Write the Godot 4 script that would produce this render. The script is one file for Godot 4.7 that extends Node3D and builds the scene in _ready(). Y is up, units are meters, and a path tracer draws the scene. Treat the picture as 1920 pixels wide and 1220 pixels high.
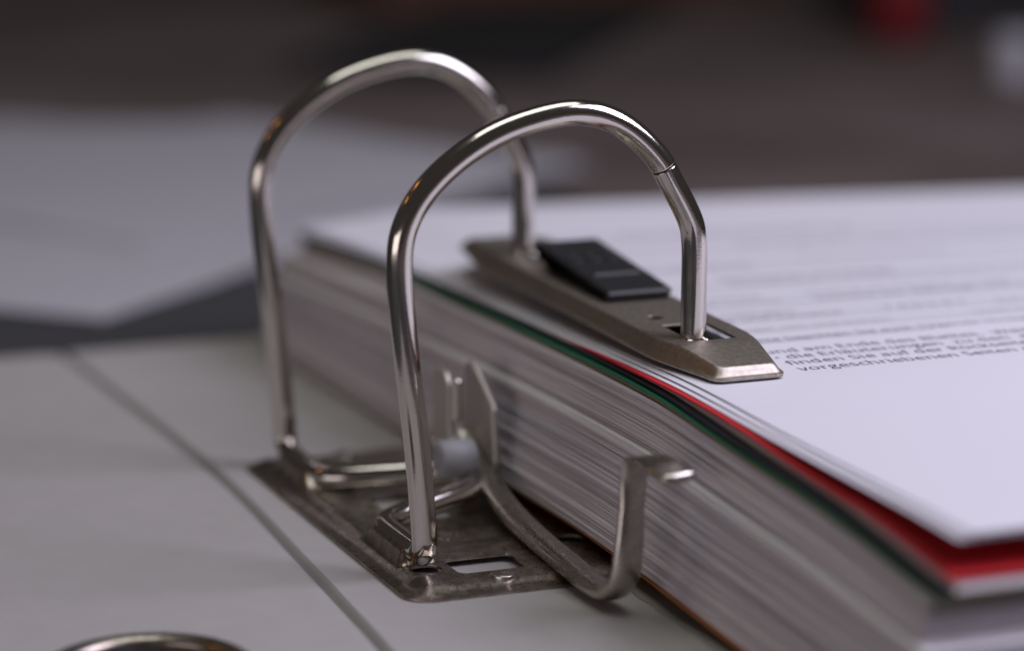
extends Node3D
# An open lever arch file on a dark desk, seen close up. Lengths in the builders are millimetres; MM turns them into metres.
const MM := 0.001
var rng := RandomNumberGenerator.new()
var noise := FastNoiseLite.new()
var M := {}

# ------------------------------------------------------------------ helpers
func node(called: String, m: Mesh, mat: Material, parent: Node = self) -> MeshInstance3D:
	var o := MeshInstance3D.new()
	o.name = called
	o.mesh = m
	o.material_override = mat
	parent.add_child(o, true)
	return o

func thing(called: String, label: String, category: String, group := "") -> Node3D:
	var o := Node3D.new()
	o.name = called
	add_child(o, true)
	tag(o, label, category, group)
	return o

func tag(o: Node, label: String, category: String, group := "", kind := "") -> void:
	o.set_meta("label", label)
	if category: o.set_meta("category", category)
	if group: o.set_meta("group", group)
	if kind: o.set_meta("kind", kind)

func lin(r: float, g: float, b: float) -> Color:
	return Color(r, g, b).linear_to_srgb()

func pack(v: PackedVector3Array, n: PackedVector3Array, ix: PackedInt32Array, uv := PackedVector2Array(), col := PackedColorArray()) -> ArrayMesh:
	var a := []
	a.resize(Mesh.ARRAY_MAX)
	var s := PackedVector3Array()
	s.resize(v.size())
	for i in v.size(): s[i] = v[i] * MM
	a[Mesh.ARRAY_VERTEX] = s
	if n.size(): a[Mesh.ARRAY_NORMAL] = n
	if n.size():   # turn every triangle so that its front agrees with its normals
		for k in range(0, ix.size(), 3):
			var front := (v[ix[k + 2]] - v[ix[k]]).cross(v[ix[k + 1]] - v[ix[k]])
			if front.dot(n[ix[k]] + n[ix[k + 1]] + n[ix[k + 2]]) < 0.0:
				var keep := ix[k + 1]
				ix[k + 1] = ix[k + 2]
				ix[k + 2] = keep
	a[Mesh.ARRAY_INDEX] = ix
	if uv.size(): a[Mesh.ARRAY_TEX_UV] = uv
	if col.size(): a[Mesh.ARRAY_COLOR] = col
	var m := ArrayMesh.new()
	m.add_surface_from_arrays(Mesh.PRIMITIVE_TRIANGLES, a)
	return m

# linear interpolation through a table of [key, value]
func table(t: Array, k: float) -> float:
	if k <= t[0][0]: return t[0][1]
	for i in range(1, t.size()):
		if k <= t[i][0]:
			var f: float = (k - t[i - 1][0]) / (t[i][0] - t[i - 1][0])
			var p0: float = t[maxi(i - 2, 0)][1]
			var p3: float = t[mini(i + 1, t.size() - 1)][1]
			return cubic_interpolate(t[i - 1][1], t[i][1], p0, p3, f)
	return t[-1][1]

# round a polyline's corners and resample it
func smooth_path(pts: Array, steps := 6) -> Array:
	var out := []
	for i in range(pts.size() - 1):
		var p0: Vector3 = pts[maxi(i - 1, 0)]
		var p1: Vector3 = pts[i]
		var p2: Vector3 = pts[i + 1]
		var p3: Vector3 = pts[mini(i + 2, pts.size() - 1)]
		# centripetal Catmull-Rom
		var t0 := 0.0
		var t1 := t0 + sqrt(maxf(p0.distance_to(p1), 1e-3))
		var t2 := t1 + sqrt(maxf(p1.distance_to(p2), 1e-3))
		var t3 := t2 + sqrt(maxf(p2.distance_to(p3), 1e-3))
		for k in steps:
			var t := lerpf(t1, t2, float(k) / steps)
			var a1 := p0 * ((t1 - t) / (t1 - t0)) + p1 * ((t - t0) / (t1 - t0))
			var a2 := p1 * ((t2 - t) / (t2 - t1)) + p2 * ((t - t1) / (t2 - t1))
			var a3 := p2 * ((t3 - t) / (t3 - t2)) + p3 * ((t - t2) / (t3 - t2))
			var b1 := a1 * ((t2 - t) / (t2 - t0)) + a2 * ((t - t0) / (t2 - t0))
			var b2 := a2 * ((t3 - t) / (t3 - t1)) + a3 * ((t - t1) / (t3 - t1))
			out.append(b1 * ((t2 - t) / (t2 - t1)) + b2 * ((t - t1) / (t2 - t1)))
	out.append(pts[-1])
	return out

# round wire along a path, with rounded ends
func tube(path: Array, r: float, sides := 28, end_round := 0.5) -> ArrayMesh:
	var v := PackedVector3Array()
	var n := PackedVector3Array()
	var uv := PackedVector2Array()
	var ix := PackedInt32Array()
	var t0: Vector3 = (path[1] - path[0]).normalized()
	var side := t0.cross(Vector3(0.123, 0.456, 0.88)).normalized()
	var rings := []   # [centre, tangent, side, radius, slope of the normal along the tangent, length]
	var length := 0.0
	for i in path.size():
		var t: Vector3 = (path[mini(i + 1, path.size() - 1)] - path[maxi(i - 1, 0)]).normalized()
		side = (side - t * side.dot(t)).normalized()
		if i: length += path[i].distance_to(path[i - 1])
		if i == 0:
			for k in range(0, 5):
				var a := PI / 2 * (1.0 - k / 5.0)
				rings.append([path[0] - t * end_round * sin(a), t, side, r - end_round + end_round * cos(a), -sin(a), 0.0])
		rings.append([path[i], t, side, r, 0.0, length])
		if i == path.size() - 1:
			for k in range(1, 6):
				var a := PI / 2 * k / 5.0
				rings.append([path[i] + t * end_round * sin(a), t, side, r - end_round + end_round * cos(a), sin(a), length])
	for q in rings:
		var up: Vector3 = q[1].cross(q[2])
		for k in sides + 1:
			var a := TAU * k / sides
			var d: Vector3 = q[2] * cos(a) + up * sin(a)
			v.append(q[0] + d * q[3])
			n.append((d * sqrt(1.0 - q[4] * q[4]) + q[1] * q[4]).normalized())
			uv.append(Vector2(float(k) / sides * 2.0, q[5] / 12.0))
	var w := sides + 1
	for i in rings.size() - 1:
		for k in sides:
			var p := i * w + k
			ix.append_array([p, p + w, p + 1, p + 1, p + w, p + w + 1])
	for e in 2:
		var q = rings[0] if e == 0 else rings[-1]
		var c := v.size()
		v.append(q[0]); n.append(q[1] * (-1.0 if e == 0 else 1.0)); uv.append(Vector2.ZERO)
		var first := 0 if e == 0 else (rings.size() - 1) * w
		for k in sides:
			ix.append_array([c, first + k, first + k + 1])
	return pack(v, n, ix, uv)

# a pressed sheet: every point with inside(x, z) > 0, its top at top(x, z), clipped exactly at the outline
func sheet_metal(x0: float, x1: float, z0: float, z1: float, step: float, inside: Callable, top: Callable, thick: float) -> ArrayMesh:
	var v := PackedVector3Array()
	var n := PackedVector3Array()
	var ix := PackedInt32Array()
	var nx := int(ceil((x1 - x0) / step))
	var nz := int(ceil((z1 - z0) / step))
	var f := PackedFloat32Array()
	f.resize((nx + 1) * (nz + 1))
	for i in nx + 1:
		for j in nz + 1:
			f[i * (nz + 1) + j] = inside.call(x0 + i * step, z0 + j * step)
	var seen := {}
	var make := func(p: Vector2, under: bool) -> int:
		var key := Vector3i(roundi(p.x * 2000), roundi(p.y * 2000), int(under))
		if seen.has(key): return seen[key]
		var e := 0.12
		var y: float = top.call(p.x, p.y)
		var gx: float = (top.call(p.x + e, p.y) - top.call(p.x - e, p.y)) / (2 * e)
		var gz: float = (top.call(p.x, p.y + e) - top.call(p.x, p.y - e)) / (2 * e)
		var up := Vector3(-gx, 1, -gz).normalized()
		seen[key] = v.size()
		v.append(Vector3(p.x, y - (thick if under else 0.0), p.y))
		n.append(-up if under else up)
		return seen[key]
	for i in nx:
		for j in nz:
			var c := [Vector2i(i, j), Vector2i(i + 1, j), Vector2i(i + 1, j + 1), Vector2i(i, j + 1)]
			for tri in [[0, 1, 2], [0, 2, 3]]:
				var poly := []
				var cut := []
				for k in 3:
					var a: Vector2i = c[tri[k]]
					var b: Vector2i = c[tri[(k + 1) % 3]]
					var fa := f[a.x * (nz + 1) + a.y]
					var fb := f[b.x * (nz + 1) + b.y]
					var pa := Vector2(x0 + a.x * step, z0 + a.y * step)
					var pb := Vector2(x0 + b.x * step, z0 + b.y * step)
					if fa > 0: poly.append(pa)
					if (fa > 0) != (fb > 0):
						var p := pa.lerp(pb, clampf(fa / (fa - fb), 0.02, 0.98))
						poly.append(p)
						cut.append(p)
				if poly.size() < 3: continue
				for k in range(1, poly.size() - 1):
					ix.append_array([make.call(poly[0], false), make.call(poly[k], false), make.call(poly[k + 1], false)])
					ix.append_array([make.call(poly[0], true), make.call(poly[k + 1], true), make.call(poly[k], true)])
				if cut.size() == 2:
					var d: Vector2 = (cut[1] - cut[0]).normalized()
					var out := Vector2(d.y, -d.x)
					var mid: Vector2 = (cut[0] + cut[1]) / 2
					var fall := Vector2(inside.call(mid.x + 0.2, mid.y) - inside.call(mid.x - 0.2, mid.y), inside.call(mid.x, mid.y + 0.2) - inside.call(mid.x, mid.y - 0.2))
					if cut[0].distance_to(cut[1]) < 0.02 or out.dot(fall) > 0: out = -fall.normalized()
					var at := v.size()
					for p in cut:
						var y: float = top.call(p.x, p.y)
						v.append(Vector3(p.x, y, p.y)); v.append(Vector3(p.x, y - thick, p.y))
						n.append(Vector3(out.x, 0.5, out.y).normalized()); n.append(Vector3(out.x, -0.5, out.y).normalized())
					ix.append_array([at, at + 1, at + 2, at + 2, at + 1, at + 3])
	return pack(v, n, ix)

# a closed outline (in two axes) pushed along x, its long edges bevelled
func prism(outline: PackedVector2Array, x0: float, x1: float, bevel := 0.3, rounding := 0.0) -> ArrayMesh:
	var o := outline
	if rounding > 0:
		var inner := Geometry2D.offset_polygon(o, -rounding)
		o = Geometry2D.offset_polygon(inner[0], rounding, Geometry2D.JOIN_ROUND)[0]
	if Geometry2D.is_polygon_clockwise(o): o.reverse()
	var count := o.size()
	var normals := []
	for i in count:
		var a := (o[i] - o[(i - 1 + count) % count]).normalized()
		var b := (o[(i + 1) % count] - o[i]).normalized()
		var q := (Vector2(a.y, -a.x) + Vector2(b.y, -b.x))
		normals.append(q.normalized() / maxf(0.5, sqrt((1.0 + a.dot(b)) / 2.0)))
	var v := PackedVector3Array()
	var ix := PackedInt32Array()
	var st := SurfaceTool.new()
	st.begin(Mesh.PRIMITIVE_TRIANGLES)
	st.set_smooth_group(-1)
	var rings := []
	for s in [[x0, bevel], [x0 + bevel, 0.0], [x1 - bevel, 0.0], [x1, bevel]]:
		var ring := []
		for i in count:
			var p: Vector2 = o[i] - normals[i] * s[1]
			ring.append(Vector3(s[0], p.x, p.y))   # outline is (y, z)
		rings.append(ring)
	for k in 3:
		for i in count:
			var j := (i + 1) % count
			for p in [rings[k][i], rings[k][j], rings[k + 1][i], rings[k + 1][i], rings[k][j], rings[k + 1][j]]:
				st.add_vertex(p * MM)
	for e in [0, 3]:
		var flat := PackedVector2Array()
		for p in rings[e]: flat.append(Vector2(p.y, p.z))
		var tris := Geometry2D.triangulate_polygon(flat)
		for t in range(0, tris.size(), 3):
			var order := [0, 1, 2] if e == 0 else [0, 2, 1]
			for k in order: st.add_vertex(rings[e][tris[t + k]] * MM)
	st.generate_normals()
	return st.commit()

# a strip of changing width and thickness along a path in a plane x = about constant; its wide axis is x
func strip(path: Array, sizes: Array, sides := 28) -> ArrayMesh:
	var v := PackedVector3Array()
	var ix := PackedInt32Array()
	var st := SurfaceTool.new()
	var rings := []
	for i in path.size():
		var t: Vector3 = (path[mini(i + 1, path.size() - 1)] - path[maxi(i - 1, 0)]).normalized()
		var wide := (Vector3.RIGHT - t * t.x).normalized()
		var up := wide.cross(t) * -1.0
		up = t.cross(wide)
		var s: Array = sizes[i]
		var ring := []
		for k in sides:
			var a := TAU * k / sides
			var cx := signf(cos(a)) * pow(absf(cos(a)), s[3])
			var cy := signf(sin(a)) * pow(absf(sin(a)), s[3])
			var hollow: float = s[2] * maxf(0.0, 1.0 - pow(absf(cx) / 0.8, 2.0)) if cy < 0 else 0.0
			ring.append(path[i] + wide * cx * s[0] * 0.5 - up * (cy * s[1] * 0.5 + hollow))
		rings.append(ring)
	st.begin(Mesh.PRIMITIVE_TRIANGLES)
	st.set_smooth_group(0)
	for ring in rings:
		for p in ring: st.add_vertex(p * MM)
	var e0 := rings.size() * sides
	for e in [0, rings.size() - 1]:
		var c := Vector3.ZERO
		for p in rings[e]: c += p
		st.add_vertex(c / sides * MM)
	for i in rings.size() - 1:
		for k in sides:
			var j := (k + 1) % sides
			for p in [i * sides + k, (i + 1) * sides + k, i * sides + j, i * sides + j, (i + 1) * sides + k, (i + 1) * sides + j]:
				st.add_index(p)
	for k in sides:
		var j := (k + 1) % sides
		for p in [e0, k, j]: st.add_index(p)
		var last := (rings.size() - 1) * sides
		for p in [e0 + 1, last + j, last + k]: st.add_index(p)
	st.generate_normals()
	return st.commit()

func lathe(profile: Array, centre: Vector3, sides := 64) -> ArrayMesh:
	var st := SurfaceTool.new()
	st.begin(Mesh.PRIMITIVE_TRIANGLES)
	st.set_smooth_group(0)
	for k in sides:
		var a := TAU * k / sides
		for p in profile: st.add_vertex((centre + Vector3(cos(a) * p.x, p.y, sin(a) * p.x)) * MM)
	var c := profile.size()
	for k in sides:
		var q := (k + 1) % sides
		for i in c - 1:
			for p in [k * c + i, k * c + i + 1, q * c + i, q * c + i, k * c + i + 1, q * c + i + 1]: st.add_index(p)
	st.generate_normals()
	return st.commit()

# a sheet of paper or board as a thin closed slab; surface(x, z) is its top
func slab(x0: Callable, x1: float, z0: float, z1: float, nx: int, nz: int, surface: Callable, thick: float, uv_mm := 100.0) -> ArrayMesh:
	var v := PackedVector3Array()
	var n := PackedVector3Array()
	var uv := PackedVector2Array()
	var ix := PackedInt32Array()
	for face in 2:
		for j in nz + 1:
			var z := lerpf(z0, z1, float(j) / nz)
			var left: float = x0.call(z)
			for i in nx + 1:
				var s := float(i) / nx
				var x := lerpf(left, x1, s * s * 0.7 + s * 0.3)
				var y: float = surface.call(x, z)
				var up := Vector3(-(surface.call(x + 0.5, z) - surface.call(x - 0.5, z)), 1, -(surface.call(x, z + 0.5) - surface.call(x, z - 0.5))).normalized()
				v.append(Vector3(x, y - thick * face, z))
				n.append(up if face == 0 else -up)
				uv.append(Vector2(x, z) / uv_mm)
	var w := nx + 1
	var half := w * (nz + 1)
	for face in 2:
		for j in nz:
			for i in nx:
				var p := face * half + j * w + i
				ix.append_array([p, p + 1, p + w, p + w, p + 1, p + w + 1] if face == 0 else [p, p + w, p + 1, p + 1, p + w, p + w + 1])
	var rim := []
	for i in nx: rim.append([i, i + 1, Vector3(0, 0, -1)])
	for j in nz: rim.append([j * w + nx, (j + 1) * w + nx, Vector3(1, 0, 0)])
	for i in nx: rim.append([nz * w + i + 1, nz * w + i, Vector3(0, 0, 1)])
	for j in nz: rim.append([(j + 1) * w, j * w, Vector3(-1, 0, 0)])
	for r in rim:
		var at := v.size()
		for k in [r[0], r[1], r[0] + half, r[1] + half]:
			v.append(v[k]); n.append(r[2]); uv.append(uv[k])
		ix.append_array([at, at + 2, at + 1, at + 1, at + 2, at + 3])
	return pack(v, n, ix, uv)

func noise_tex(freq: float, octaves: int, dark: Color, light: Color, seed_n: int, size := 512, normal := 0.0, kind := FastNoiseLite.TYPE_SIMPLEX_SMOOTH) -> NoiseTexture2D:
	var f := FastNoiseLite.new()
	f.noise_type = kind
	f.frequency = freq
	f.fractal_octaves = octaves
	f.seed = seed_n
	var t := NoiseTexture2D.new()
	t.width = size
	t.height = size
	t.seamless = true
	t.noise = f
	if normal > 0:
		t.as_normal_map = true
		t.bump_strength = normal
	else:
		var g := Gradient.new()
		g.set_color(0, dark)
		g.set_color(1, light)
		t.color_ramp = g
	return t

func mat(c: Color, rough: float, metal := 0.0) -> StandardMaterial3D:
	var m := StandardMaterial3D.new()
	m.albedo_color = c
	m.roughness = rough
	m.metallic = metal
	m.cull_mode = BaseMaterial3D.CULL_DISABLED
	return m

func tri(m: StandardMaterial3D, per_m: float) -> StandardMaterial3D:
	m.uv1_triplanar = true
	m.uv1_world_triplanar = true
	m.uv1_scale = Vector3.ONE * per_m
	return m

func area(called: String, from: Vector3, to: Vector3, size: Vector2, energy: float, c: Color) -> AreaLight3D:
	var l := AreaLight3D.new()
	l.name = called
	l.area_size = size
	l.area_normalize_energy = true
	l.light_energy = energy
	l.light_color = c
	l.area_range = 6.0
	l.area_attenuation = 2.0
	l.shadow_enabled = true
	l.transform = Transform3D(Basis(), from).looking_at(to, Vector3.UP if absf((to - from).normalized().y) < 0.98 else Vector3.FORWARD)
	add_child(l)
	return l

# ------------------------------------------------------------------ the shapes of the place
# left edge of the printed page, height along the file
const PAGE_EDGE := [[-195, 24.3], [-150, 26.0], [-95, 27.5], [-28, 28.8], [0, 29.6], [20, 29.8], [50, 29.1], [80, 28.7], [96, 28.5], [110, 28.1]]
const PAGE_RISE := [[-195, 1.7], [-97, 3.0], [-28, 1.2], [10, 0.1], [20, 0.0], [110, 0.0]]
const RED_EDGE := [[-195, 23.2], [-150, 24.9], [-95, 26.4], [-28, 28.05], [0, 28.85], [20, 29.0], [41, 28.3], [68, 26.2], [86, 25.0], [110, 22.2]]
const GREEN_EDGE := [[-195, 21.8], [-125, 25.0], [-95, 26.0], [-55, 26.8], [-18, 27.4], [12, 27.6], [27, 26.9], [48, 25.5], [67, 24.4], [81, 23.0], [110, 19.6]]
const FLOOR_EDGE := [[-195, -3.6], [-100, -3.4], [-60, -1.2], [-15, -0.4], [20, -0.8], [60, -2.2], [110, -3.4]]

func page_y(x: float, z: float) -> float:
	var u := x - 40.5
	var wave := 0.16 * noise.get_noise_2d(x * 0.55, z * 0.55) * smoothstep(14.0, 40.0, u)
	return wave + table(PAGE_EDGE, z) + table(PAGE_RISE, z) * smoothstep(0.0, 24.0, u) - page_fall(u, z)

func page_fall(u: float, z: float) -> float:
	return 0.031 * maxf(0.0, u - 42.0) * smoothstep(10.0, -150.0, z)

func red_y(x: float, z: float) -> float:
	var u := x - 40.0
	return table(RED_EDGE, z) + (table(PAGE_RISE, z) - 0.1) * smoothstep(0.0, 24.0, u) - page_fall(u, z)

func stack_y(t: float, x: float, z: float) -> float:
	var low := table(FLOOR_EDGE, z)
	var high := table(GREEN_EDGE, z)
	var u := x - 38.0
	return lerpf(low, high, t) + t * table(PAGE_RISE, z) * 0.8 * smoothstep(0.0, 30.0, u) - t * page_fall(u, z)

func crease_x(z: float) -> float:
	return table([[-205, -16.6], [-84, -13.8], [-4, -17.2], [35, -19.6], [120, -24.0]], z)

func _ready() -> void:
	rng.seed = 11
	noise.seed = 5
	# ---------------- camera
	var cam := Camera3D.new()
	cam.name = "camera"
	cam.position = Vector3(-162.25, 140.14, 448.31) * MM
	cam.rotation = Vector3(-0.206768, -0.378854, 0)
	cam.fov = 12.844
	cam.near = 0.02
	cam.far = 20.0
	var lens := CameraAttributesPhysical.new()
	lens.frustum_focal_length = 106.62
	lens.frustum_focus_distance = 0.497
	lens.frustum_near = 0.02
	lens.frustum_far = 20.0
	lens.exposure_aperture = 7.0
	cam.attributes = lens
	add_child(cam)
	cam.fov = 12.844
	cam.current = true
	# ---------------- surroundings and light of a dim room with a window at the right
	var e := Environment.new()
	e.background_mode = Environment.BG_COLOR
	e.background_color = lin(0.036, 0.032, 0.031)
	e.tonemap_mode = Environment.TONE_MAPPER_LINEAR
	e.tonemap_exposure = 1.13
	e.sdfgi_enabled = true
	e.ssao_enabled = true
	e.ssil_enabled = true
	var we := WorldEnvironment.new()
	we.name = "room_air"
	we.environment = e
	add_child(we)
	area("window_light", Vector3(0.50, 0.50, 0.26), Vector3(0.06, 0.0, 0.0), Vector2(0.40, 0.42), 0.43, Color(0.925, 0.905, 1.0))
	area("ceiling_light", Vector3(0.10, 0.95, 0.03), Vector3(0.03, 0.0, -0.03), Vector2(0.66, 0.50), 0.22, Color(0.99, 1.0, 0.985))
	area("wall_bounce", Vector3(-0.75, 0.075, 0.35), Vector3(0.0, 0.05, 0.0), Vector2(0.7, 0.24), 0.085, Color(1.0, 0.955, 0.965))
	for at in [Vector3(-0.66, 0.78, -0.62), Vector3(-0.80, 0.66, -0.60)]:
		var glow := OmniLight3D.new()
		glow.name = "warm_lamp"
		glow.position = at
		glow.light_color = Color(1.0, 0.66, 0.24)
		glow.light_energy = 0.010
		glow.light_size = 0.026
		glow.omni_range = 6.0
		glow.omni_attenuation = 2.0
		glow.shadow_enabled = true
		add_child(glow, true)
	materials()
	desk()
	file()
	paper()
	compressor()
	background()

func materials() -> void:
	# nickel-plated wire, with faint handling marks in its gloss
	var wire := mat(lin(0.60, 0.56, 0.51), 0.16, 1.0)
	wire.roughness_texture = noise_tex(0.02, 4, Color(0.55, 0.55, 0.55), Color(1, 1, 1), 3)
	wire.roughness = 0.15
	wire.normal_enabled = true
	wire.normal_texture = noise_tex(0.09, 3, Color.BLACK, Color.WHITE, 31, 512, 1.2)
	wire.normal_scale = 0.10
	M.wire = tri(wire, 40.0)
	var plate := mat(lin(0.57, 0.54, 0.51), 0.34, 1.0)
	plate.albedo_texture = noise_tex(0.012, 5, Color(0.70, 0.64, 0.58), Color(1, 1, 1), 8)
	plate.roughness_texture = noise_tex(0.05, 4, Color(0.5, 0.5, 0.5), Color(1, 1, 1), 9)
	plate.roughness = 0.42
	plate.normal_enabled = true
	plate.normal_texture = noise_tex(0.12, 3, Color.BLACK, Color.WHITE, 12, 512, 2.0)
	plate.normal_scale = 0.22
	M.plate = tri(plate, 38.0)
	var bar := mat(lin(0.55, 0.52, 0.485), 0.47, 1.0)
	bar.albedo_texture = noise_tex(0.03, 4, Color(0.82, 0.78, 0.73), Color(1, 1, 1), 18)
	bar.normal_enabled = true
	bar.normal_texture = noise_tex(0.22, 2, Color.BLACK, Color.WHITE, 22, 512, 3.0)
	bar.normal_scale = 0.35
	M.bar = tri(bar, 45.0)
	var lever := mat(lin(0.54, 0.50, 0.455), 0.27, 1.0)
	lever.roughness_texture = noise_tex(0.03, 4, Color(0.6, 0.6, 0.6), Color(1, 1, 1), 41)
	lever.roughness = 0.36
	M.lever = tri(lever, 40.0)
	M.ear = mat(lin(0.50, 0.47, 0.43), 0.5, 0.72)
	M.matte = mat(lin(0.012, 0.012, 0.013), 0.85)
	M.black = mat(lin(0.018, 0.018, 0.020), 0.46)
	M.nylon = mat(lin(0.36, 0.36, 0.385), 0.5)
	# lining paper of the file: light grey, finely flecked
	var lining := mat(lin(0.48, 0.457, 0.447), 0.72)
	lining.albedo_texture = noise_tex(0.30, 2, Color(0.90, 0.895, 0.89), Color(1, 1, 1), 51, 1024)
	var specks := Gradient.new()
	specks.set_color(0, Color(0.55, 0.54, 0.53))
	specks.set_offset(0, 0.10)
	specks.set_color(1, Color(0.93, 0.93, 0.93))
	specks.set_offset(1, 0.24)
	specks.add_point(1.0, Color(1, 1, 1))
	(lining.albedo_texture as NoiseTexture2D).color_ramp = specks
	lining.detail_enabled = true
	lining.detail_blend_mode = BaseMaterial3D.BLEND_MODE_MUL
	lining.detail_albedo = noise_tex(0.008, 4, Color(0.975, 0.975, 0.97), Color(1, 1, 1), 52, 512)
	lining.normal_enabled = true
	lining.normal_texture = noise_tex(0.2, 3, Color.BLACK, Color.WHITE, 53, 512, 1.5)
	lining.normal_scale = 0.2
	M.lining = tri(lining, 22.0)
	var shaded_fold: StandardMaterial3D = lining.duplicate()
	shaded_fold.albedo_color = lin(0.41, 0.395, 0.385)  # lining darkened: the shade inside the hinge groove is put into the colour
	M.shaded_fold = shaded_fold
	var page := mat(lin(0.785, 0.77, 0.835), 0.62)
	page.normal_enabled = true
	page.normal_texture = noise_tex(0.22, 3, Color.BLACK, Color.WHITE, 61, 512, 1.5)
	page.normal_scale = 0.16
	M.page = tri(page, 30.0)
	M.ink = mat(lin(0.10, 0.095, 0.125), 0.7)
	M.faint = mat(lin(0.30, 0.295, 0.34), 0.7)
	M.shade = mat(lin(0.68, 0.67, 0.73), 0.65)
	M.pale = mat(lin(0.84, 0.84, 0.87), 0.65)
	M.red = mat(lin(0.60, 0.022, 0.030), 0.55)
	M.deep_red = mat(lin(0.20, 0.008, 0.012), 0.7)
	M.green = mat(lin(0.010, 0.13, 0.065), 0.5)
	M.navy = mat(lin(0.010, 0.011, 0.020), 0.55)
	M.kraft = mat(lin(0.40, 0.27, 0.15), 0.7)
	M.orange = mat(lin(0.50, 0.17, 0.03), 0.6)
	var felt := mat(lin(0.30, 0.285, 0.27), 0.95)
	felt.normal_enabled = true
	felt.normal_texture = noise_tex(0.15, 4, Color.BLACK, Color.WHITE, 71, 512, 5.0)
	felt.normal_scale = 0.8
	M.felt = tri(felt, 60.0)
	var stack := mat(Color.WHITE, 0.8)
	stack.vertex_color_use_as_albedo = true
	M.stack = stack
	var top := mat(lin(0.20, 0.168, 0.162), 0.6)
	top.albedo_texture = noise_tex(0.006, 4, Color(0.72, 0.68, 0.66), Color(1, 1, 1), 81)
	M.desk = tri(top, 1.6)
	M.pad = mat(lin(0.045, 0.045, 0.049), 0.75)
	M.sheet = mat(lin(0.47, 0.46, 0.50), 0.8)

# ------------------------------------------------------------------ desk
func desk() -> void:
	var b := BoxMesh.new()
	b.size = Vector3(3.4, 0.03, 3.0)
	var o := node("desk_surface", b, M.desk)
	o.position = Vector3(0.25, -0.0082 - 0.015, -0.75)
	o.set_meta("kind", "structure")
	o.set_meta("label", "dark brown grey desk top under the file")
	var pad := node("desk_pad", prism(PackedVector2Array([Vector2(-8.1, -440), Vector2(-6.58, -440), Vector2(-6.58, 260), Vector2(-8.1, 260)]), -420, 185, 0.6), M.pad)
	tag(pad, "dark grey desk pad under the file and the loose white sheets", "desk pad")

# ------------------------------------------------------------------ the file and its riveted mechanism
func arch_centres(z: float) -> Array:
	# from the joint with the fixed pin, over the top and down the post
	var xy := [[44.2, 64.9], [43.6, 65.9], [40.5, 69.3], [36.6, 72.4], [32.4, 74.3], [27.3, 75.1], [22.0, 74.5], [14.9, 72.7], [9.7, 70.3], [4.9, 67.1], [1.4, 64.0], [-1.6, 60.3], [-3.5, 56.2], [-4.2, 51.3], [-3.6, 41.4], [-2.4, 30.0], [-1.2, 20.0], [-0.4, 10.0], [0.0, 4.2]]
	var out := []
	for p in xy: out.append(Vector3(p[0], p[1], z))
	return out

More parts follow.
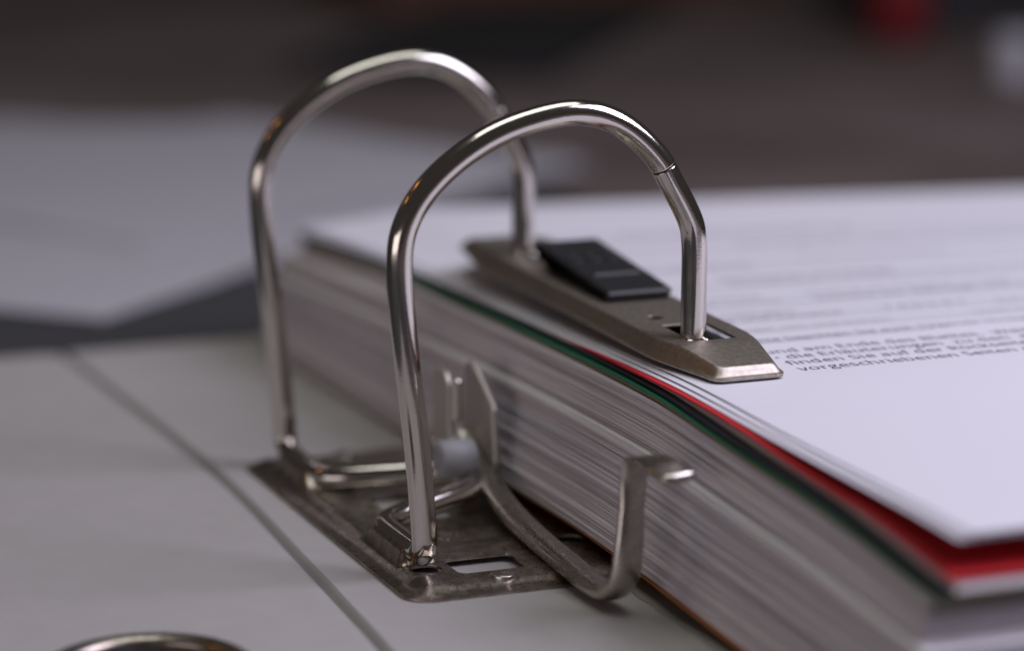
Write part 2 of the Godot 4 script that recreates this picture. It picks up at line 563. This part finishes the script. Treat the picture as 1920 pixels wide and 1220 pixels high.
func file() -> void:
	var f := thing("lever_arch_file", "open grey lined lever arch file with nickel arches and riveted base plate", "file folder")
	# boards: back cover at the right of the crease, spine at its left, lining dipping between them
	var flat := func(_x, _z): return -4.0
	pass
	node("back_cover", board(func(z): return crease_x(z) + 1.6, func(_z): return 278.0, flat, false), M.lining, f)
	var hole := Vector2(-57.0, 30.5)
	var spine_inside := func(x, z):
		return minf(minf(minf(crease_x(z) - 1.6 - x, x + 98.0), minf(z + 200.0, 119.0 - z)), Vector2(x, z).distance_to(hole) - 14.0)
	node("spine_board", sheet_metal(-99, -8, -201, 120, 3.0, spine_inside, flat, 2.5), M.lining, f)
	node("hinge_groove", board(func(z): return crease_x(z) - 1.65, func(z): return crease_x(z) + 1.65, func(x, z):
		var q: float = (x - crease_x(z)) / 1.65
		return -4.0 - 1.3 * pow(maxf(0.0, 1.0 - absf(q)), 1.3), true), M.shaded_fold, f)
	# rolled metal eyelet of the finger hole
	var prof := []
	for k in 25:
		var a := PI * 1.05 - PI * 1.35 * k / 24.0
		prof.append(Vector2(15.2 + 1.9 * cos(a), -4.0 + 1.5 * sin(a) + 0.1))
	prof.reverse()
	prof.append(Vector2(13.3, -6.5))
	node("finger_ring", lathe(prof, Vector3(-57.0, -0.25, 31.2), 96), M.plate, f)
	# base plate: pressed steel with raised middle, bearing humps, dimples and windows
	var plate_outline := func(x, z):
		var qx := absf(x - 19.0) - 26.6 + 5.0
		var qz := absf(z + 35.0) - 49.4 + 5.0
		return 5.0 - Vector2(maxf(qx, 0), maxf(qz, 0)).length() - minf(maxf(qx, qz), 0.0)
	var box := func(x, z, cx, cz, hx, hz, r):
		var q := Vector2(absf(x - cx) - hx + r, absf(z - cz) - hz + r)
		return Vector2(maxf(q.x, 0), maxf(q.y, 0)).length() + minf(maxf(q.x, q.y), 0.0) - r
	var inside := func(x, z):
		var zm := -40.0 + absf(z + 40.0)
		var d: float = plate_outline.call(x, z)
		d = minf(d, box.call(x, z, 10.9, 0.7, 6.3, 4.6, 1.6))
		d = minf(d, box.call(x, zm, 0.2, 0.3, 2.75, 2.75, 2.6))
		d = minf(d, Vector2(x - 30.0, zm + 8.0).length() - 3.0)
		d = minf(d, box.call(x, z, 12.0, -40.0, 6.0, 9.0, 2.0))
		return d
	var top := func(x, z):
		var zm := -40.0 + absf(z + 40.0)
		var d: float = plate_outline.call(x, z)
		var y := -3.45 + 1.05 * smoothstep(1.6, 5.4, d)
		# tunnel over the turning wire
		var along := smoothstep(-24.5, -19.0, zm) * (1.0 - smoothstep(-4.6, -2.6, zm))
		var r := absf(x - 0.0) / 3.6
		if r < 1.0: y += 3.5 * along * sqrt(1.0 - r * r) * smoothstep(1.0, 0.75, r)
		y += 0.9 * exp(-Vector2(x + 2.2, zm - 6.2).length_squared() / 5.5)
		y += 0.35 * exp(-Vector2(x - 24.0, zm - 4.0).length_squared() / 14.0)
		y -= 0.5 * smoothstep(5.0, 9.0, x) * (1.0 - smoothstep(30.0, 36.0, x)) * (1.0 - smoothstep(24.0, 30.0, absf(z + 40.0)))
		return y
	var bp := node("base_plate", sheet_metal(-8.2, 46.2, -85.0, 15.0, 0.6, inside, top, 0.55), M.plate, f)
	for p in [[11.2, 8.6], [12.0, -79.6], [37.0, 7.0], [37.0, -79.0]]:
		var head := []
		for k in 9:
			var a := PI / 2 * k / 8.0
			head.append(Vector2(2.1 * sin(a) + 0.02, 0.45 * cos(a) + 0.25))
		head.append(Vector2(2.1, -0.4))
		node("rivet", lathe(head, Vector3(p[0], -2.45, p[1]), 32), M.lever, bp)
	# the moving arches are one bent wire: arch, post, bearing, crank, bearing, post, arch
	var near := arch_centres(0.0)
	var body := [Vector3(0.05, 2.3, 0.1), Vector3(0.1, 0.9, -0.4), Vector3(0.1, 0.0, -1.5), Vector3(0.1, -0.45, -3.2), Vector3(0, -0.5, -5.5), Vector3(0, -0.5, -14), Vector3(0.1, -0.5, -20), Vector3(1.6, -0.4, -23.6), Vector3(5, 0.0, -25.6), Vector3(12, 0.6, -28.6), Vector3(19.5, 1.2, -31.8), Vector3(22.6, 1.4, -34.2), Vector3(23.2, 1.5, -37.2)]
	var path := near.duplicate()
	path.append_array(body)
	for i in range(body.size() - 1, -1, -1): path.append(Vector3(body[i].x, body[i].y, -80.0 - body[i].z))
	var far := arch_centres(-80.0)
	far.reverse()
	path.append_array(far)
	var wire_path := smooth_path(path, 6)
	for pass_n in 14:
		var eased := wire_path.duplicate()
		for i in range(1, wire_path.size() - 1): eased[i] = wire_path[i] * 0.5 + (wire_path[i - 1] + wire_path[i + 1]) * 0.25
		wire_path = eased
	node("moving_arch", tube(wire_path, 2.25, 40, 0.28), M.wire, f)
	for z in [0.0, -80.0]:
		var pin := [Vector3(44.55, 64.25, z), Vector3(45.9, 61.8, z), Vector3(48.3, 57.6, z), Vector3(49.9, 54.0, z), Vector3(50.4, 50.4, z), Vector3(50.45, 44, z), Vector3(50.4, 37, z), Vector3(50.3, 20, z), Vector3(50.3, -2.3, z)]
		node("fixed_pin", tube(smooth_path(pin, 6), 2.25, 40, 0.28), M.wire, f)
	# lever: flattened bar running out from under the bracket, up and out to a thumb tongue
	var lp := [Vector3(26.0, 8.0, -49), Vector3(26.0, 4.6, -43), Vector3(25.4, 1.8, -34), Vector3(24.0, 0.4, -22), Vector3(22.6, -0.3, -6), Vector3(22.2, -1.0, 12), Vector3(22.2, -1.5, 22), Vector3(22.6, -1.0, 28.4), Vector3(23.2, 2.0, 32.0), Vector3(23.8, 7.5, 32.6), Vector3(24.6, 14.0, 31.8), Vector3(25.2, 19.6, 31.4), Vector3(25.8, 22.2, 32.6), Vector3(26.4, 22.7, 35.4), Vector3(27.0, 22.5, 40.0), Vector3(27.6, 21.9, 43.4)]
	var ls := [[5.0, 2.6], [4.8, 3.0], [4.6, 3.4], [4.6, 3.6], [4.8, 3.6], [5.0, 3.4], [5.2, 3.2], [5.4, 3.0], [5.4, 2.8], [5.2, 2.4], [4.5, 2.2], [5.0, 1.9], [6.2, 1.6], [7.4, 1.7], [7.6, 2.0], [6.8, 2.1]]
	var hol := [0, 0, 0, 0, 0, 0, 0, 0.1, 0.3, 0.5, 0.6, 0.5, 0.3, 0.1, 0, 0]
	var sp := smooth_path(lp, 6)
	var sizes := []
	for i in sp.size():
		var q := float(i) / 6.0
		var a := mini(int(q), ls.size() - 1)
		var b := mini(a + 1, ls.size() - 1)
		var fr := q - a
		sizes.append([lerpf(ls[a][0], ls[b][0], fr) * 0.98, lerpf(ls[a][1], ls[b][1], fr) * 0.96, lerpf(hol[a], hol[b], fr), 0.75])
	# rounded tip
	var tip: Vector3 = (sp[-1] - sp[-2]).normalized()
	for k in [[0.5, 0.93], [0.9, 0.75], [1.1, 0.45]]:
		sp.append(lp[-1] + tip * k[0])
		sizes.append([6.8 * k[1], 2.1 * k[1], 0.0, 0.75])
	node("lever", strip(sp, sizes), M.lever, f)
	# bracket that carries the lever: two upright ears, a folded tab, a cross pin
	var bracket := node("lever_bracket", prism(PackedVector2Array([Vector2(-2.4, -52), Vector2(19.6, -51.5), Vector2(20.8, -50), Vector2(20.8, -45.5), Vector2(18.6, -43.4), Vector2(8.0, -43.2), Vector2(-2.4, -38)]), 20.6, 21.7, 0.25, 0.8), M.ear, f)
	node("bracket_ear", prism(PackedVector2Array([Vector2(-2.4, -56), Vector2(20.6, -53), Vector2(21.4, -50.5), Vector2(20.8, -48.6), Vector2(15.0, -38.8), Vector2(4.5, -37.4), Vector2(-2.4, -40)]), 27.6, 28.7, 0.3, 1.3), M.ear, bracket)
	node("pivot_pin", tube([Vector3(20.0, 6.5, -49), Vector3(24.5, 6.5, -49), Vector3(29.6, 6.5, -49)], 1.5, 20, 0.4), M.wire, bracket)
	node("folded_tab", tube([Vector3(22.4, 12.2, -43.6), Vector3(22.4, 15.5, -43.6), Vector3(22.4, 19.0, -43.6)], 1.15, 20, 1.0), M.wire, bracket)
	# nylon roller between lever and crank
	var rp := [Vector2(0.01, 3.5), Vector2(1.2, 3.5), Vector2(1.3, 3.2), Vector2(1.6, 3.2), Vector2(1.7, 3.6), Vector2(3.0, 3.6), Vector2(3.6, 3.0), Vector2(3.6, -3.0), Vector2(3.0, -3.6), Vector2(0.01, -3.6)]
	var roller := node("nylon_roller", lathe(rp, Vector3.ZERO, 40), M.nylon, f)
	roller.position = Vector3(21.0, 5.4, -40.5) * MM
	roller.rotation = Vector3(0.25, 0, PI / 2)
	# rough reinforcing strip on the lining at the foot of the papers
	node("lining_strip", board(func(z): return 29.4 + 0.15 * sin(z * 0.7), func(_z): return 46.0, func(x, z): return -3.72 + 0.05 * noise.get_noise_2d(x * 40, z * 40), false, 16.5, 117.0, 0.25), M.felt, f)

# a board between two lines that run along z
func board(left: Callable, right: Callable, y: Callable, fine: bool, z0 := -200.0, z1 := 119.0, thick := 2.5) -> ArrayMesh:
	var v := PackedVector3Array()
	var n := PackedVector3Array()
	var ix := PackedInt32Array()
	var nx := 18 if fine else 3
	var nz := 120
	for face in 2:
		for j in nz + 1:
			var z := lerpf(z0, z1, float(j) / nz)
			for i in nx + 1:
				var x := lerpf(left.call(z), right.call(z), float(i) / nx)
				var h: float = y.call(x, z)
				var g: float = (y.call(x + 0.05, z) - y.call(x - 0.05, z)) / 0.1 if fine else 0.0
				v.append(Vector3(x, h if face == 0 else y.call(left.call(z), z) - thick, z))
				n.append(Vector3(-g, 1, 0).normalized() if face == 0 else Vector3.DOWN)
	var w := nx + 1
	var half := w * (nz + 1)
	for face in 2:
		for j in nz:
			for i in nx:
				var p := face * half + j * w + i
				ix.append_array([p, p + 1, p + w, p + w, p + 1, p + w + 1] if face == 0 else [p, p + w, p + 1, p + 1, p + w, p + w + 1])
	var rim := []
	for i in nx: rim.append([i, i + 1, Vector3(0, 0, -1)])
	for j in nz: rim.append([j * w + nx, (j + 1) * w + nx, Vector3(1, 0, 0)])
	for i in nx: rim.append([nz * w + i + 1, nz * w + i, Vector3(0, 0, 1)])
	for j in nz: rim.append([(j + 1) * w, j * w, Vector3(-1, 0, 0)])
	for r in rim:
		var at := v.size()
		for k in [r[0], r[1], r[0] + half, r[1] + half]:
			v.append(v[k]); n.append(r[2])
		ix.append_array([at, at + 2, at + 1, at + 1, at + 2, at + 3])
	return pack(v, n, ix)

# ------------------------------------------------------------------ papers on the pins
# many loose sheets in one mesh: from(t) and to(t) say how far up the pile they lie
func pile(count: int, t0: float, t1: float, height: Callable, edge: Callable, fill: float, seed_n: int, tint: Callable) -> ArrayMesh:
	var r := RandomNumberGenerator.new()
	r.seed = seed_n
	var v := PackedVector3Array()
	var n := PackedVector3Array()
	var col := PackedColorArray()
	var ix := PackedInt32Array()
	var nz := 44
	for s in count:
		var t := lerpf(t0, t1, (s + 0.5) / count)
		var cluster := noise.get_noise_1d(t * 900.0 + seed_n * 31.0) * 0.5
		var push := cluster + r.randf_range(-0.2, 0.2)
		var skew := r.randf_range(-0.0022, 0.0022)
		push -= 0.7 * smoothstep(0.70, 0.66, t) * smoothstep(-60.0, 20.0, 0.0) + (0.5 if t > 0.63 and t < 0.675 else 0.0)
		var shy := 4.2 * smoothstep(0.82, 0.88, t)
		var front := 107.0 + 2.8 * smoothstep(0.70, 0.66, t) + r.randf_range(-0.5, 0.5) + cluster * 0.8
		var bend := r.randf_range(0, TAU)
		var c: Color = tint.call(s, r)
		if t > 0.63 and t < 0.675: c = Color(0.86, 0.85, 0.87)
		var th := fill * (t1 - t0) / count
		var half := th * 0.5
		var base := v.size()
		for j in nz + 1:
			var z := lerpf(-188.0, front, float(j) / nz)
			var x: float = edge.call(t, z) + push + shy * smoothstep(-85.0, -150.0, z) + skew * (z + 40.0) + 0.12 * sin(z * 0.045 + bend)
			for q in [[x, 1], [80.0, 1], [248.0 + push, 1], [x, -1], [80.0, -1], [248.0 + push, -1], [x, 1], [x, -1]]:
				var y: float = height.call(t + half * q[1] + 0.0, q[0], z)
				v.append(Vector3(q[0], y, z))
				col.append(c)
			for d in [Vector3.UP, Vector3.UP, Vector3.UP, Vector3.DOWN, Vector3.DOWN, Vector3.DOWN, Vector3.LEFT, Vector3.LEFT]: n.append(d)
			if j:
				var a := base + j * 8
				var b := a - 8
				for k in [[0, 1], [1, 2], [4, 3], [5, 4], [7, 6]]:
					ix.append_array([b + k[0], b + k[1], a + k[0], a + k[0], b + k[1], a + k[1]])
		# front edge
		var last := base + nz * 8
		var at := v.size()
		for k in [0, 1, 2, 3, 4, 5]:
			v.append(v[last + k]); n.append(Vector3.BACK); col.append(c)
		ix.append_array([at, at + 1, at + 3, at + 3, at + 1, at + 4, at + 1, at + 2, at + 4, at + 4, at + 2, at + 5])
	return pack(v, n, ix, PackedVector2Array(), col)

func paper() -> void:
	var edge := func(t, z): return 31.4 + 6.2 * t + (minf(z, -60.0) + 60.0) * 0.022
	var paper_tint := func(_s, r):
		var q: float = r.randf()
		var b: float = r.randf_range(0.66, 0.90)
		if q < 0.10: return Color(b * 0.80, b * 0.74, b * 0.66)
		if q < 0.15: return Color(b * 0.72, b * 0.76, b * 0.84)
		if q < 0.20: return Color(b * 0.62, b * 0.58, b * 0.56)
		return Color(b, b * 0.95, b * 1.01)
	var o := node("paper_stack", pile(270, 0.012, 0.955, stack_y, edge, 0.90, 3, paper_tint), M.stack)
	tag(o, "thick stack of white file sheets between the orange and the green dividers", "paper stack", "", "stuff")
	# dividers and loose sheets
	var div := func(called, t, thick, m, label, off):
		var d := node(called, slab(func(z): return edge.call(t, z) + off + 2.6 * smoothstep(-70.0, -150.0, z) + (1.4 if t > 1.0 else 0.75) * smoothstep(45.0, -15.0, z), 249.0, -190.0, 109.4, 14, 60, func(x, z): return stack_y(t, x, z), thick), m)
		tag(d, label, "divider")
	div.call("orange_divider", 0.006, 0.3, M.orange, "orange card divider at the very bottom of the papers", -1.0)
	div.call("kraft_divider", 0.972, 0.3, M.kraft, "brown card divider just under the green one", 0.1)
	div.call("green_divider", 0.992, 0.34, M.green, "green card divider near the top of the papers", -0.5)
	div.call("navy_divider", 1.016, 0.4, M.navy, "dark navy card divider lying on the green one", -0.1)
	var between := func(t, x, z): return lerpf(stack_y(1.02, x, z), red_y(x, z) - 0.3, t)
	var edge2 := func(t, z): return 40.0 + 0.9 * t + 0.7 * smoothstep(45.0, -15.0, z)
	var o2 := node("paper_stack", pile(9, 0.02, 0.98, between, edge2, 0.8, 7, paper_tint), M.stack)
	tag(o2, "thin bundle of white sheets between the navy and the red dividers", "paper stack", "", "stuff")
	var red := node("red_divider", slab(func(z): return 39.2 + 1.7 * smoothstep(12.0, -55.0, z) + 2.4 * smoothstep(-90.0, -150.0, z), 249.0, -190.0, 109.4, 20, 70, red_y, 0.36), M.red)
	tag(red, "bright red card divider under the loose top sheets", "divider")
	var under := [[40.4, 0.62, "lowest of the three loose top sheets, resting above the red divider"], [41.6, 0.32, "blank white sheet directly beneath the printed page"]]
	for u in under:
		var s := node("paper_sheet", slab(func(z): return u[0] - 3.6 * smoothstep(-95.0, -190.0, z) + 0.1 * sin(z * 0.05 + u[0]), 249.5, -188.3, 108.2 + u[1] * 0.6, 24, 80, func(x, z): return page_y(x, z) - u[1], 0.1), M.page)
		tag(s, u[2], "paper sheet")
	var page := thing("printed_page", "white printed form page with rows of small text on top", "printed page")
	node("page_sheet", slab(func(z): return 43.0 - 4.4 * smoothstep(-95.0, -190.0, z) + 0.1 * sin(z * 0.04), 251.0, -188.0, 108.6, 30, 90, page_y, 0.1), M.page, page)
	# shaded form rows and white rules
	for b in [[-20.5, -15.2, 58, 242], [-31.5, -23.0, 58, 242], [-47.0, -34.0, 58, 242], [-64.0, -50.0, 58, 242], [-84.0, -67.0, 58, 242], [-104.0, -88.0, 58, 242], [-128.0, -108.0, 58, 242]]:
		node("form_row", patch(b[2], b[3], b[0], b[1], 0.012), M.shade, page)
	for z in [-14.0, -22.0, -32.7, -48.5, -65.6, -86.0]:
		node("form_rule", patch(58, 242, z - 0.5, z + 0.5, 0.012), M.pale, page)
	var lines := [
		["vorgeschriebenen Seiten des Formulars. Die Anlage wird mit", 13.7, 64.7, 3.95, 0],
		["finden Sie auf der Rückseite dieses Schreibens unter dem", 9.1, 64.7, 3.95, 0],
		["die Erläuterungen  zu den  einzelnen Feldern  und Angaben", 4.5, 66.9, 3.95, 0],
		["und am Ende des Blattes.  Weitere Hinweise sowie die", -0.1, 64.7, 3.95, 0],
		["Bitte beachten Sie auch folgende Hinweise", -9.6, 66.0, 3.3, 0],
		["Absender, Ort und Datum", -18.0, 62.0, 3.3, 1],
		["Unterschrift", -18.0, 118.0, 3.3, 1],
		["Name und Vorname", -27.0, 63.0, 3.5, 0],
		["des Empfängers", -31.0, 63.0, 3.3, 1],
		["7 4 0 2 9 1", -27.5, 104.0, 4.0, 0],
		["Betrag in Euro", -26.0, 128.0, 3.4, 1],
		["Zeitraum vom bis", -40.5, 62.0, 3.4, 1],
		["Summe der Beiträge und Zulagen", -40.0, 96.0, 3.9, 0],
		["Art der Leistung", -45.5, 62.0, 3.4, 1],
		["Umfang der Tätigkeit, Anzahl", -45.0, 96.0, 3.6, 1],
		["Einzelheiten zur Abrechnung siehe unten auf dieser Seite", -57.0, 86.0, 3.9, 1],
		["Nachweise und Belege", -62.0, 86.0, 3.9, 0],
		["Angaben zur Person", -75.0, 62.0, 4.2, 0],
		["Straße, Hausnummer", -80.0, 112.0, 3.8, 1],
		["Die folgenden Felder sind vollständig auszufüllen", -99.0, 108.0, 4.6, 0],
		["Antrag auf Feststellung", -120.0, 90.0, 5.5, 0],
	]
	for l in lines: print_line(l[0], l[2], l[1], l[3], page, M.ink if l[4] == 0 else M.faint)
	node("text_bullet", patch(64.9, 65.6, 2.9, 3.6, 0.02), M.ink, page)
	node("text_underline", patch(66.0, 104.0, -8.75, -8.4, 0.02), M.ink, page)

# a flat printed patch that follows the page
func patch(x0: float, x1: float, z0: float, z1: float, lift: float) -> ArrayMesh:
	var v := PackedVector3Array()
	var n := PackedVector3Array()
	var ix := PackedInt32Array()
	var nx := maxi(1, int((x1 - x0) / 4.0))
	var nz := maxi(1, int((z1 - z0) / 3.0))
	for j in nz + 1:
		for i in nx + 1:
			var x := lerpf(x0, x1, float(i) / nx)
			var z := lerpf(z0, z1, float(j) / nz)
			v.append(Vector3(x, page_y(x, z) + lift + 0.012, z))
			n.append(Vector3.UP)
	for j in nz:
		for i in nx:
			var p := j * (nx + 1) + i
			ix.append_array([p, p + 1, p + nx + 1, p + nx + 1, p + 1, p + nx + 2])
	return pack(v, n, ix)

func print_line(words: String, x: float, z: float, em: float, parent: Node, ink: Material) -> void:
	var font := SystemFont.new()
	font.font_names = PackedStringArray(["Droid Sans"])
	var t := TextMesh.new()
	t.font = font
	t.text = words
	t.font_size = 48
	t.pixel_size = em / 48.0
	t.depth = 0.0
	t.curve_step = 3.0
	t.horizontal_alignment = HORIZONTAL_ALIGNMENT_LEFT
	t.vertical_alignment = VERTICAL_ALIGNMENT_BOTTOM
	var a := t.get_mesh_arrays()
	var src: PackedVector3Array = a[Mesh.ARRAY_VERTEX]
	var v := PackedVector3Array()
	var n := PackedVector3Array()
	for p in src:
		var q := Vector3(x + p.x, 0, z - (p.y - em * 0.27))
		q.y = page_y(q.x, q.z) + 0.04
		v.append(q)
		n.append(Vector3.UP)
	node("printed_line", pack(v, n, a[Mesh.ARRAY_INDEX]), ink, parent)

# ------------------------------------------------------------------ compressor bar
const BAR_X := 52.75
func bar_floor(z: float) -> float:
	return 30.25 + (17.0 - z) * 0.0195

func compressor() -> void:
	var t := thing("compressor_bar", "bronze grey metal compressor bar with black slide clip, held on the pins", "compressor bar")
	var half := func(zm, a, b): # half width: full in the middle, tapering to the ends
		return lerpf(a, b, smoothstep(-2.0, 19.0, zm) * 0.55 + clampf((zm + 2.0) / 21.0, 0.0, 1.0) * 0.45)
	var outline := func(x, z):
		var zm := -40.0 + absf(z + 43.5) * 0.93
		var dx: float = half.call(zm, 10.0, 6.6) - absf(x - BAR_X)
		var dz := 17.6 - zm
		var h := clampf(0.5 + 0.5 * (dz - dx) / 2.2, 0.0, 1.0)
		return lerpf(dz, dx, h) - 2.2 * h * (1.0 - h)
	var raised := func(x, z):
		var zm := -40.0 + absf(z + 43.5) * 0.93
		var dx: float = half.call(zm, 8.9, 5.3) - absf(x - BAR_X)
		var dz := 16.1 - zm
		var h := clampf(0.5 + 0.5 * (dz - dx) / 1.4, 0.0, 1.0)
		return lerpf(dz, dx, h) - 1.4 * h * (1.0 - h)
	var box := func(x, z, cx, cz, hx, hz, r):
		var q := Vector2(absf(x - cx) - hx + r, absf(z - cz) - hz + r)
		return Vector2(maxf(q.x, 0), maxf(q.y, 0)).length() + minf(maxf(q.x, q.y), 0.0) - r
	var inside := func(x, z):
		var zm := -40.0 + absf(z + 40.0)
		var d: float = outline.call(x, z)
		d = minf(d, box.call(x, zm, 53.2, -3.6, 4.3, 6.6, 0.5))
		return minf(d, Vector2(x - 50.6, zm + 16.4).length() - 1.5)
	var top := func(x, z):
		var zm := -40.0 + absf(z + 43.5) * 0.93
		var d: float = raised.call(x, z)
		var high := 3.65 - 1.15 * clampf((zm - 5.5) / 10.0, 0.0, 1.0) - 0.25 * pow(clampf((zm - 5.5) / 10.0, 0.0, 1.0), 2.0)
		var s := clampf((d + 1.15) / 1.6, 0.0, 1.0)
		s = s * s * (3.0 - 2.0 * s)
		return bar_floor(z) + 0.55 + (high - 0.55) * s
	node("bar_body", sheet_metal(BAR_X - 10.6, BAR_X + 10.6, -107.0, 20.0, 0.45, inside, top, 0.5), M.bar, t)
	# black plastic slide inside the bar, seen through the slots, and its latches
	node("inner_slide", prism(PackedVector2Array([Vector2(bar_floor(11) + 0.2, 11), Vector2(bar_floor(11) + 1.3, 11), Vector2(bar_floor(-91) + 1.3, -91), Vector2(bar_floor(-91) + 0.2, -91)]), 45.5, 60.0, 0.2), M.matte, t)
	for z in [-3.0, -77.0]:
		var y := bar_floor(z) + 2.2
		node("latch_rod", tube([Vector3(54.9, y, z - 6.0), Vector3(54.9, y, z), Vector3(54.9, y - 0.3, z + 5.0)], 1.35, 20, 0.8), M.matte, t)
	for p in [[48.75, 1.7], [51.75, 1.9], [48.75, -78.3], [51.75, -78.1]]:
		var s := SphereMesh.new()
		s.radius = 0.95 * MM
		s.height = 1.9 * MM
		s.radial_segments = 24
		s.rings = 12
		var b := node("latch_ball", s, M.wire, t)
		b.position = Vector3(p[0], bar_floor(p[1]) + 3.0, p[1]) * MM
	# wedge-shaped slide clip
	var yb := bar_floor(-45) + 3.72
	var clip := node("slide_clip", prism(PackedVector2Array([Vector2(yb - 0.1, -31.0), Vector2(yb + 1.0, -29.8), Vector2(yb + 1.75, -30.3), Vector2(yb + 5.2, -65.2), Vector2(yb + 4.6, -66.2), Vector2(yb + 3.3, -65.6), Vector2(yb - 0.1, -56.5)]), 47.0, 60.4, 0.5, 0.25), M.black, t)
	var slope := (5.2 - 1.75) / 34.9
	var on := func(z): return yb + 1.75 + slope * (-30.3 - z)
	node("grip_ridge", prism(PackedVector2Array([Vector2(on.call(-40.3) - 0.2, -40.3), Vector2(on.call(-40.6) + 0.4, -40.7), Vector2(on.call(-41.6) + 0.4, -41.5), Vector2(on.call(-41.9) - 0.2, -41.9)]), 49.0, 58.4, 0.15), M.black, clip)
	for x in [50.0, 53.7, 57.4]:
		var ring := []
		for k in 13:
			var a := TAU * k / 12.0
			ring.append(Vector2(1.35 + 0.35 * cos(a), 0.35 * sin(a)))
		var o := node("grip_dimple", lathe(ring, Vector3.ZERO, 28), M.black, clip)
		o.position = Vector3(x, on.call(-52.0) + 0.05, -52.0) * MM
		o.rotation.x = atan(slope)

# ------------------------------------------------------------------ out of focus behind the file
func background() -> void:
	var leaf := func(called, corner: Vector3, turn: float, w: float, h: float, lift: float, seed_n: int, label: String):
		var s := slab(func(_z): return 0.0, w, -h, 0.0, 12, 12, func(x, z): return lift + 0.5 + 1.2 * noise.get_noise_2d(x * 0.5 + seed_n, z * 0.5) * smoothstep(0, 60, x), 0.5)
		var o := node(called, s, M.sheet)
		o.position = corner * MM
		o.rotation.y = turn
		tag(o, label, "paper sheet")
	leaf.call("loose_paper", Vector3(3, -6.5, -243), deg_to_rad(43.5), 297, 235, 0.3, 3, "large white sheet lying askew on the desk behind the file")
	leaf.call("loose_paper", Vector3(-216, -6.5, -478), deg_to_rad(-21.7), 300, 210, 1.6, 9, "blurred white sheet farthest back on the desk at left")
	leaf.call("loose_paper", Vector3(36, -6.5, -336), deg_to_rad(26.8), 200, 175, 1.2, 14, "white sheet behind the pins, its corner showing past the large askew sheet")
	var folder := thing("dark_folder", "flat black folder lying far back on the desk, behind the arches", "folder")
	for k in 2:
		var cover := node("folder_cover", slab(func(_z): return 0.0, 330.0, -120.0, 0.0, 4, 4, func(_x, _z): return 1.6 + 2.2 * k, 1.5), M.matte, folder)
		cover.rotation.y = deg_to_rad(54.9)
	folder.position = Vector3(300, -8.1, -670) * MM
	# red beaker, black case and pale round lid far at the upper right
	var cup := thing("red_beaker", "small red beaker standing far back on the desk", "cup")
	cup.position.y = -1.6 * MM
	node("beaker_body", lathe([Vector2(0.01, 0.5), Vector2(13.0, 0.5), Vector2(14.5, 2.0), Vector2(17.5, 70.0), Vector2(16.3, 70.0), Vector2(13.0, 3.0), Vector2(0.01, 3.0)], Vector3(508, -6.5, -745), 40), M.deep_red, cup)
	node("beaker_rim", lathe([Vector2(17.2, 69.0), Vector2(18.2, 69.6), Vector2(18.2, 71.0), Vector2(16.0, 71.0), Vector2(16.0, 69.0)], Vector3(508, -6.5, -745), 40), M.deep_red, cup)
	var case := thing("black_case", "black case standing behind the pale round box at upper right", "case")
	case.position.y = -1.6 * MM
	node("case_body", prism(PackedVector2Array([Vector2(-6.4, -900), Vector2(84, -900), Vector2(84, -800), Vector2(-6.4, -780)]), 545, 760, 3.0, 4.0), M.black, case)
	node("case_handle", tube(smooth_path([Vector3(620, 83, -850), Vector3(622, 98, -850), Vector3(650, 104, -850), Vector3(680, 98, -850), Vector3(682, 83, -850)], 6), 4.0, 16, 1.0), M.black, case)
	var tin := thing("round_box", "pale grey round box at the right edge in front of the black case", "box")
	tin.position.y = -1.6 * MM
	node("box_body", lathe([Vector2(0.01, 0.2), Vector2(7.5, 0.2), Vector2(8, 1.2), Vector2(8, 16), Vector2(0.01, 16)], Vector3(472, -6.5, -582), 40), M.sheet, tin)
	node("box_lid", lathe([Vector2(8.6, 14), Vector2(8.6, 20), Vector2(7.8, 21), Vector2(0.01, 21.4)], Vector3(472, -6.5, -582), 40), M.sheet, tin)
	var wood := mat(lin(0.10, 0.035, 0.015), 0.5)
	var tray := thing("brown_tray", "dark reddish brown tray at the far edge of the desk", "tray")
	tray.position.y = -1.6 * MM
	node("tray_front", prism(PackedVector2Array([Vector2(-6.4, -980), Vector2(20, -980), Vector2(20, -970), Vector2(-6.4, -970)]), 330, 560, 1.0), wood, tray)
	node("tray_back", prism(PackedVector2Array([Vector2(-6.4, -1120), Vector2(20, -1120), Vector2(20, -1110), Vector2(-6.4, -1110)]), 330, 560, 1.0), wood, tray)
	for x in [330, 550]:
		node("tray_side", prism(PackedVector2Array([Vector2(-6.3, -1109), Vector2(19.5, -1109), Vector2(19.5, -981), Vector2(-6.3, -981)]), x, x + 10, 1.0), wood, tray)
	node("tray_floor", prism(PackedVector2Array([Vector2(-6.3, -1109), Vector2(-3.0, -1109), Vector2(-3.0, -981), Vector2(-6.3, -981)]), 341, 549, 0.5), wood, tray)
